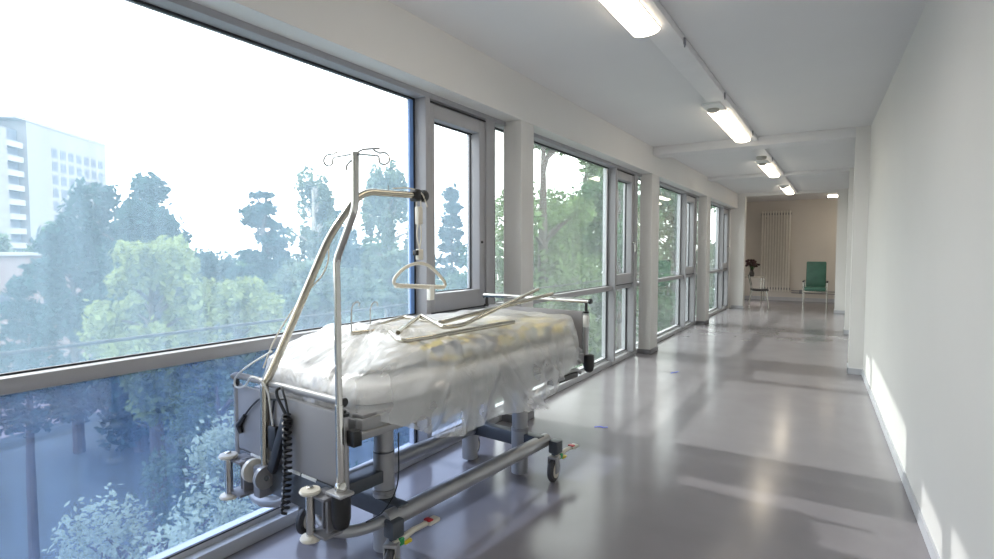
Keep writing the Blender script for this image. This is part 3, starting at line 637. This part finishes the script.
# polythene cover
def lerp_tab(x, tab):
    if x <= tab[0][0]: return tab[0][1]
    for (a, fa), (b, fb) in zip(tab, tab[1:]):
        if x <= b: return fa + (fb - fa) * (x - a) / (b - a)
    return tab[-1][1]
def cover():
    b = MB(); NU, NV = 420, 96
    cx, cy, hx, hy = .0, .02, .425, .945
    knot = Vector((.05, -.58))
    rr_ = random.Random(5)
    creases = [(rr_.uniform(0, 2 * PI), rr_.uniform(.03, .09), rr_.uniform(.009, .022), rr_.uniform(.25, .65)) for k in range(60)]
    folds = [(rr_.uniform(-.9, .9), rr_.uniform(.02, .05), rr_.uniform(-.35, .35), rr_.uniform(.009, .024)) for k in range(26)]
    def f(u, v):
        q = 2 * PI * u; c, s = math.cos(q), math.sin(q); p = 6.
        k = 1 / (abs(c) ** p + abs(s) ** p) ** (1 / p)
        bx, by = hx * c * k, hy * s * k
        top = 1.036
        def drop(ny): return .105 * max(0, 1 - ny / .46) ** 1.5
        wr = max(0, c * k) ** 4; wl = max(0, -c * k) ** 4; wn = max(0, -s * k) ** 4; wf = max(0, s * k) ** 4
        tot = wr + wl + wn + wf; wr /= tot; wl /= tot; wn /= tot; wf /= tot
        yy = by + cy
        if v < .55:
            r = v / .55
            X, Y = bx * r * .97, by * r * .97
            Z = top + .012 * math.cos(r * PI / 2) - drop(Y + hy) - .022 * max(0, (r - .82) / .18) ** 2
        else:
            r = (v - .55) / .45
            hr = lerp_tab(yy, ((-.93, .80), (-.887, .80), (-.848, .745), (-.785, .715), (-.55, .63), (-.27, .60), (.25, .632), (.645, .70), (.836, .80), (.93, .84))) - .012 * math.sin(9 * yy)
            hem = wr * hr + wl * .70 + wf * .80 + wn * (.768 + .012 * math.sin(8 * bx))
            zt = top - .022 - drop(by * .97 + hy)
            Z = zt + (hem - zt) * r
            e1 = math.sin(min(1, r * 1.5) * PI / 2)
            X = bx * (.97 + (.10 * wr + .05 * wl + .02 * (wn + wf)) * e1 + (.07 + .06 * max(0, min(1, (yy - .3) / .5))) * wr * r ** 1.6)
            Y = by * (.97 + .022 * (wn + wf) * e1)
            for y0, wd_, sl, am in folds:
                t_ = (yy - y0 - sl * r) / wd_
                X += wr * am * 1.5 * r ** .7 * math.exp(-t_ * t_)
            X += wr * .035 * r * noise.noise(Vector((yy * 2.2, r * 1.5, 3)))
            Y -= wn * .012 * r * math.sin(30 * bx + 5 * r)
            Z += wr * .02 * r * noise.noise(Vector((yy * 3, 5, 1)))
        P_ = Vector((cx + X, cy + Y, Z))
        d = Vector((P_.x - knot.x, P_.y - knot.y)); L = d.length
        an = math.atan2(d.y, d.x)
        side = 0 if v < .55 else (v - .55) / .45
        g = 0
        for a0, w0, am, ln in creases:
            da = abs((an - a0 + PI) % (2 * PI) - PI)
            if da < w0 * 2.5: g += am * math.exp(-(da / w0) ** 2) * math.exp(-(L / ln) ** 2) * min(1, L / .07)
        P_.z += g * (1 - side); P_.x += g * side * c; P_.y += g * side * s
        P_.z += .020 * math.exp(-(L / .06) ** 2) * (1 - side)
        if v < .6:
            P_.z += .010 * noise.noise(Vector((P_.x * 6, P_.y * 4, 1))) + .005 * noise.noise(Vector((P_.x * 16, P_.y * 11, 4)))
            P_.z += .006 * (1 - abs(noise.noise(Vector((P_.x * 5 + P_.y * 3, P_.y * 4 - P_.x * 2, 9)))) * 3)
        nrm = .005 * noise.noise(P_ * 13) + .003 * noise.noise(P_ * 27) + .010 * max(0, .35 - abs(noise.noise(Vector((P_.y * 3.2 + P_.z * 2.5, P_.z * 3.5 - P_.y, P_.x * 2)))) ) * side
        P_.x += nrm * c; P_.y += nrm * s
        return P_
    return b.grid(f, NU, NV, closed_u=True)
on_bed('plastic_cover', cover(), M['film'], 'crinkled clear plastic cover draped over the whole mattress', 'plastic cover', sharp=180)

# loose poles lying on the cover
def lying(name, label, pts, r, extra=()):
    e = bed_empty(name, label=label, cat='pole', group='spare poles lying on the covered bed')
    MB().tube(bend(pts, .05, 6), r, 14).build('pole', M['chrome_warm'], e)
    for p in extra: p.build('hook', ch, e)
    return e
Z0 = 1.062
hk = []
for x, y, h in ((.01, -.63, .10), (-.045, -.47, .085)):
    pts = [(x, y, Z0 + .004), (x, y, Z0 + h)] + [(x + .0, y + .024 - .024 * math.cos(k * .55), Z0 + h + .028 * math.sin(k * .55) + .006 * k) for k in range(1, 8)]
    hk.append(MB().tube(pts, .0032, 8))
lying('spare_infusion_pole', 'bent metal pole with two upright hooks lying on the plastic cover', [(.01, -.63, Z0), (.055, -.45, Z0), (.29, -.605, Z0 - .004), (.35, -.615, Z0 - .006), (.37, -.42, Z0 - .004), (.36, .20, Z0 - .004)], .0115, hk)
lying('spare_infusion_pole', 'long metal pole starting near the window side, its end on the foot rail', [(-.06, -.44, Z0 + .006), (-.22, -.08, Z0 + .008), (.03, -.14, Z0 + .012), (.185, -.21, Z0 + .020), (.146, .96, 1.158)], .0115)
lying('spare_infusion_pole', 'metal pole with a peaked bend crossing the other and jutting over the foot rail', [(.22, -.53, Z0 + .01), (-.05, -.11, Z0 + .034), (.33, -.34, Z0 + .022), (.345, -.22, Z0 + .022), (.01, .99, 1.182)], .0115)

# handset, coiled lead, power lead
hs = bed_empty('control_handset', label='black bed control handset hanging on the head board', cat='handset')
a, b_ = Vector((.028, -.985, .755)), Vector((-.085, -.995, .49))
d = (b_ - a); R = Matrix.Translation((a + b_) / 2) @ Vector((0, 0, -1)).rotation_difference(d.normalized()).to_matrix().to_4x4()
m = MB().box(-.024, .024, -.014, .014, -d.length / 2, d.length / 2, .010); m.v = [tuple(R @ Vector(v)) for v in m.v]; m.build('handset_body', M['black'], hs)
MB().tube(bend([(-.04, -.966, .86), (-.04, -.99, .86), (-.04, -.99, .83), (.028, -.987, .75)], .02), .007, 8).build('hanger', M['black'], hs)
m = MB().box(-.125, -.06, -.99, -.962, .57, .69, .02); m.build('plug_block', M['black'], hs)
co = MB(); pts = []
NT = 17
for i in range(NT * 10 + 1):
    u = i / (NT * 10); q = 2 * PI * NT * u
    pts.append((.045 - .025 * u + .015 * math.cos(q) + .014 * math.sin(PI * u), -1.0 + .015 * math.sin(q), .77 - .43 * u))
co.tube(pts, .0062, 7)
co.tube(bend([(-.03, -.972, .865), (.0, -.99, .87), (.04, -1.0, .83), (.060, -1.0, .77)], .03), .005, 7)
on_bed('coiled_lead', co, M['black'], 'black coiled lead hanging beside the handset', 'cable')
pw = bed_empty('power_lead', label='thin black lead with an angled plug hanging on the head board', cat='cable')
MB().tube(bend([(.0, -.975, .82), (-.10, -.975, .80), (-.20, -.976, .795), (-.30, -.977, .72), (-.355, -.977, .665)], .06), .0045, 7).tube(bend([(-.09, -.975, .80), (-.10, -.975, .74), (-.11, -.976, .70), (-.12, -.978, .64)], .04), .0045, 7).build('lead', M['black'], pw)
MB().tube([(-.33, -.977, .69), (-.385, -.978, .635)], [.009, .014], 10).tube([(-.385, -.978, .635), (-.365, -.978, .60)], [.014, .010], 10).build('plug', M['black'], pw)
ws = MB().tube(bend([(-.17, -.93, 1.0), (-.28, -.985, .93), (-.40, -.985, .86), (-.40, -.985, .81), (-.30, -.985, .83), (-.19, -1.02, .91), (-.12, -.985, .86), (-.095, -.98, .70), (-.090, -.98, .66)], .06), .0045, 8)
on_bed('white_cord', ws, M['white_pl'], 'white cord looped round the lifting pole at the head rail', 'cord')
ws = MB().tube(bend([(-.175, -.97, .93), (-.20, -.90, 1.05), (-.155, -.80, 1.22), (-.12, -.66, 1.36), (-.165, -.62, 1.50)], .12), .0035, 8)
on_bed('pole_cord', ws, M['cream'], 'thin cord wound along the sloping lifting pole', 'cord')
on_bed('hanging_wire', MB().tube(bend([(.40, -.70, .68), (.40, -.70, .45), (.36, -.75, .34), (.28, -.78, .29)], .08), .003, 6), M['black'], 'thin dark wire hanging from the bed side bar', 'wire')

# ------------------------------------------------------------------ outside
GZ = -9.0
tag(MB().box(-260, -2.75, -120, 160, GZ - .5, GZ).build('ground', M['grass']), 'dull green ground far below the windows', 'ground', kind='structure')

tag(MB().add([(-52, 12, GZ + .02), (-49, 20.4, GZ + .02), (-41, 18.0, GZ + .02), (-39, 9, GZ + .02), (-44, 2, GZ + .02), (-54, 4, GZ + .02)], [(0, 1, 2, 3, 4, 5)]).build('outside_path', M['pinkwall']), 'pale paved yard beyond the shrubs', 'path', kind='structure')

def leaf_quads(b, pos, size, r):
    for p in pos:
        q = Vector((r.gauss(0, 1), r.gauss(0, 1), r.gauss(0, 1) + .6)).normalized()
        x = q.orthogonal().normalized(); y = q.cross(x); an = r.uniform(0, PI); s = size * r.uniform(.6, 1.3)
        x, y = x * math.cos(an) + y * math.sin(an), y * math.cos(an) - x * math.sin(an)
        b.add([p - x * s, p - y * s * .55, p + x * s, p + y * s * .55], [(0, 1, 2, 3)])

def tree(name, label, x, y, top, rad, crown_h, n, size, leaf, bark='bark', style='round', seed=1, group='trees outside the windows', base=GZ, thick=None):
    r = random.Random(seed); e = empty(name, (x, y, base), label=label, cat='tree' if 'shrub' not in name else 'shrub', group=group)
    H = top - base; b = MB(); pos = []
    tk = thick or (.010 if style == 'conifer' else .02) * H + .05
    tr_ = MB().tube([(0, 0, 0), (r.uniform(-.1, .1), r.uniform(-.1, .1), H * .5), (r.uniform(-.15, .15), r.uniform(-.15, .15), H * .93)], [tk, tk * .7, tk * .15], 10)
    if style == 'conifer':
        lay = max(7, int(crown_h / .55))
        for k in range(lay):
            f = k / (lay - 1); z = H - crown_h * f - .05; rr = rad * (f ** .8) * r.uniform(.8, 1.1) + .12
            nb = 6 + int(8 * f)
            for j in range(nb):
                a = r.uniform(0, 2 * PI); L = rr * r.uniform(.65, 1.1); tipz = z - L * .22
                tr_.tube([(0, 0, z), (L * math.cos(a), L * math.sin(a), tipz)], [.03, .008], 5)
                for t in range(int(n / (lay * nb)) + 1):
                    u = r.uniform(.15, 1) ** .8; pos.append(Vector((L * u * math.cos(a) + r.gauss(0, .12), L * u * math.sin(a) + r.gauss(0, .12), z - L * u * .22 + r.gauss(0, .12))))
    else:
        nb = 64 if style == 'pine' else 46 if style != 'shrub' else 40; blobs = []
        for k in range(nb):
            a = r.uniform(0, 2 * PI); u = r.uniform(0, 1); zz = H - crown_h * u
            # crown envelope: egg
            env = math.sin(PI * min(1, (u * .86 + .10))) ** .75
            if style == 'pine': env = (.75 + .25 * abs(math.sin(u * 11))) * min(1, .30 + 1.5 * u)
            R = rad * env * r.uniform(.15, .85) ** .6
            br_ = rad * r.uniform(.16, .36)
            blobs.append((Vector((R * math.cos(a), R * math.sin(a), zz - br_ * .4)), br_))
            tr_.tube([(0, 0, max(0, zz - rad * .5)), (R * .5 * math.cos(a), R * .5 * math.sin(a), zz - rad * .25), (R * math.cos(a), R * math.sin(a), zz - br_ * .4)], [tk * .3, tk * .2, .012], 5)
        tot = sum(q[1] ** 2 for q in blobs)
        for c, br_ in blobs:
            for t in range(int(1.5 * n * br_ ** 2 / tot)):
                d_ = Vector((r.gauss(0, 1), r.gauss(0, 1), r.gauss(0, 1))).normalized() * br_ * (r.uniform(.2, 1) ** .4 + max(0, r.gauss(0, .18)))
                if style == 'pine': d_.z *= .45
                if style == 'birch': d_.z = d_.z * 1.5 - .2; d_.x *= .7; d_.y *= .7
                pos.append(c + d_)
    leaf_quads(b, pos, size * .8, r)
    me = b.build('foliage', M[leaf], e, fixn=False, sharp=180)
    tr_.build('trunk', M[bark], e)
    return e
tree('dark_tree', 'big dark blue-green tree standing right of the tower block', -31.0, 14.7, 5.2, 3.6, 12.5, 9000, .30, 'lf_dark', seed=2)
tree('dark_tree', 'dark tree shoulder left of the big tree, in front of the tower block', -33.5, 12.9, 2.6, 2.0, 9, 3500, .30, 'lf_dark', seed=3)
tree('light_tree', 'yellow-green tree in front of the big dark tree', -17.8, 9.0, 1.75, 1.75, 4.8, 7000, .16, 'lf_light', seed=4)
tree('light_tree', 'yellow-green tree spreading right of the first light tree', -17.2, 11.2, .65, 1.5, 4.2, 5000, .16, 'lf_light', seed=5)
tree('tall_pine', 'tall layered pine right of the gap of white sky', -24.3, 17.5, 4.4, 1.9, 9, 5200, .22, 'lf_pine', style='pine', seed=6)
tree('birch_tree', 'tall airy birch between two pines', -21.3, 18.1, 5.3, 1.5, 10, 4200, .17, 'lf_birch', 'bark_pale', 'birch', seed=7)
tree('tall_pine', 'dark pine just left of the upright infusion pole', -22.5, 20.6, 3.8, 2.0, 9, 5200, .22, 'lf_pine', style='pine', seed=8)
tree('birch_tree', 'airy tree behind the horizontal arm of the lifting pole', -18.3, 19.9, 5.5, 1.6, 10, 4500, .17, 'lf_birch', 'bark_pale', 'birch', seed=9)
tree('grey_green_tree', 'grey-green tree filling the view low behind the infusion pole', -18.5, 15.5, .9, 2.3, 7, 7000, .2, 'lf_birch', seed=10)
tree('grey_green_tree', 'grey-green tree low behind the hanging grab handle', -15.5, 16.8, 1.3, 2.0, 7, 6000, .2, 'lf_birch', seed=11)
tree('conifer', 'conifer seen through the narrow casement', -15.4, 21.0, 4.1, 1.7, 10, 5200, .2, 'lf_pine', style='conifer', seed=12)
tree('conifer', 'small dark conifer at the left edge in front of the low building', -18.6, 6.0, .55, 1.1, 3.4, 4200, .13, 'lf_pine', style='conifer', seed=13)
tree('bushy_tree', 'hazy bushy tree in front of the foot of the tower block', -66, 25.3, 3.5, 4.6, 11, 4500, .46, 'lf_mid', seed=14)
tree('bushy_tree', 'pale bushy tree at the foot of the tower block by the left edge', -64, 18.5, 2.6, 3.6, 11, 3800, .42, 'lf_birch', seed=15)
tree('green_tree', 'fresh green tree filling the second window', -11.1, 21.9, 8.2, 3.2, 16, 12000, .19, 'lf_green', seed=16)
tree('green_tree', 'fresh green tree at the far side of the second window', -12.8, 30.4, 7.6, 3.6, 16, 9000, .24, 'lf_green', seed=17)
tree('green_tree', 'mid green tree between the second and third windows', -9.5, 27.0, 5.5, 3.0, 13, 7000, .2, 'lf_mid', seed=18)
tree('green_tree', 'mid green tree seen through the last windows', -9.5, 38.0, 6.5, 3.6, 14, 6500, .26, 'lf_mid', seed=19)
tree('green_tree', 'mid green tree right behind the narrow casement', -11.8, 17.8, 1.6, 1.8, 8, 6000, .16, 'lf_mid', seed=20)
tree('pale_shrub', 'pale silvery shrub close below the large lower pane', -7.8, 3.75, -2.0, 1.75, 5.0, 10000, .060, 'lf_pale', style='shrub', seed=21, group='shrubs below the window')
tree('pale_shrub', 'silvery green shrub behind the pale one, towards the bed', -9.2, 6.3, -1.75, 1.5, 6, 7500, .075, 'lf_pale', style='shrub', seed=22, group='shrubs below the window')
tree('mid_shrub', 'mid green shrub under the transom left of the bed', -14, 8.6, -1.6, 1.7, 6, 6000, .10, 'lf_birch', style='shrub', seed=23, group='shrubs below the window')
tree('mid_shrub', 'green shrub low behind the head board of the bed', -7.6, 6.4, -2.3, 1.6, 5, 6000, .07, 'lf_mid', style='shrub', seed=24, group='shrubs below the window')
tree('mid_shrub', 'yellowish shrub low beside the window sill', -6.4, 3.3, -3.4, 1.3, 4, 5000, .055, 'lf_light', style='shrub', seed=25, group='shrubs below the window')

for lab, x, y, top, rad, lf, sd in (
        ('distant hazy tree low in the gap of white sky', -48, 31.5, .4, 3.2, 'lf_mid', 31), ('distant hazy tree just left of the tall pine', -44, 34.5, -.1, 3.4, 'lf_birch', 32),
        ('distant dark tree behind the yellow-green trees', -40, 24.0, 1.0, 3.2, 'lf_dark', 33), ('distant dark tree behind the birch', -34, 31.0, 2.6, 3.2, 'lf_dark', 34),
        ('distant tree right behind the upright infusion pole', -30, 32.0, 2.4, 3.0, 'lf_mid', 35), ('distant tree behind the lifting pole arm', -27, 33.0, 1.9, 2.8, 'lf_birch', 36)):
    tree('distant_tree', lab, x, y, top, rad, 9, 4200, .30, lf, seed=sd)

# tower block
bl = empty('apartment_tower', (-123.25, 41.34, GZ), label='pale concrete tower block with rows of windows and balconies', cat='building')
# local frame: u along the visible facade (from its left corner), w = away from the viewer
ud = Vector((-137.95 + 123.25, 60.16 - 41.34, 0)); FL = ud.length; ud.normalize(); wd = Vector((-ud.y, ud.x, 0))
if wd.x > 0: wd = -wd
bl.rotation_euler = (0, 0, math.atan2(ud.y, ud.x))
s_ = 1 if Vector((-math.sin(bl.rotation_euler.z), math.cos(bl.rotation_euler.z), 0)).dot(wd) > 0 else -1
def bb(x0, x1, d0, d1, z0, z1): return MB().box(x0, x1, min(s_ * d0, s_ * d1), max(s_ * d0, s_ * d1), z0, z1)
TOP = 33.4
bb(0, FL, 0, 14, 0, TOP).build('wall', M['concrete'], bl)
bb(-2.6, FL + .15, -.15, 14.3, TOP, TOP + .5).build('roof', M['concrete2'], bl)
for c in range(7):
    for k in range(10):
        x = 6.4 + c * 2.45; z = TOP - 3.6 - k * 2.5
        bb(x, x + 1.5, -.04, .1, z - 1.7, z).build('window', M['bglass'], bl)
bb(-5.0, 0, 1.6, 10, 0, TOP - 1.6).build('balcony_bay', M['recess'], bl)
for k in range(11):
    z = TOP - 4.0 - k * 2.5; bb(-4.7, -.5, .3, 1.7, z - 1.0, z).build('balcony', M['concrete2'], bl)
bb(-15, -5.0, -.2, 12, 0, TOP - 2.3).build('wing', M['concrete'], bl)
# low flat-roofed building
lo = empty('low_building', (-54, 17.0, GZ), math.atan2(6.62, -2.98), label='low flat-roofed building with a pinkish wall at the left edge', cat='building')
MB().box(-9, 6.5, -.1, 6, 0, 10.1).build('wall', M['pinkwall'], lo)
MB().box(-9.2, 6.7, -.4, 6.2, 10.1, 10.35).build('roof', M['concrete2'], lo)
for k in range(3):
    MB().box(-7 + k * 4.6, -5.2 + k * 4.6, -.2, .3, 5.8, 7.2).box(-7 + k * 4.6, -5.2 + k * 4.6, 5.9, 6.1, 5.8, 7.2).build('window', M['bglass'], lo)

# ------------------------------------------------------------------ light, sky, camera
w = bpy.data.worlds.new('World'); sc.world = w; w.use_nodes = True
bg = w.node_tree.nodes['Background']; bg.inputs['Color'].default_value = (1, .985, .962, 1); bg.inputs['Strength'].default_value = 3.35
sl = bpy.data.lights.new('sun', 'SUN'); sl.energy = 2.7; sl.angle = math.radians(1.0); sl.color = (1, .95, .88)
so = bpy.data.objects.new('sun', sl); C.objects.link(so)
el = math.radians(36.2); dirv = Vector((math.cos(el), 0, -math.sin(el)))
so.rotation_euler = dirv.to_track_quat('-Z', 'Y').to_euler()

cam = bpy.data.cameras.new('camera'); co_ = bpy.data.objects.new('camera', cam); C.objects.link(co_)
cam.sensor_width = 36; cam.lens = 557.74 / 994 * 36; cam.clip_end = 600; cam.clip_start = .05
yaw, pit = .55231, -.05106
co_.location = (0, 0, 1.45)
f = Vector((-math.sin(yaw) * math.cos(pit), math.cos(yaw) * math.cos(pit), math.sin(pit)))
co_.rotation_euler = f.to_track_quat('-Z', 'Y').to_euler()
sc.camera = co_
vs = sc.view_settings; vs.view_transform = 'Standard'; vs.look = 'None'; vs.gamma = 1; vs.exposure = .40
sc.display_settings.display_device = 'sRGB'
sc.cycles.transparent_max_bounces = 24; sc.cycles.max_bounces = 10; sc.cycles.diffuse_bounces = 5
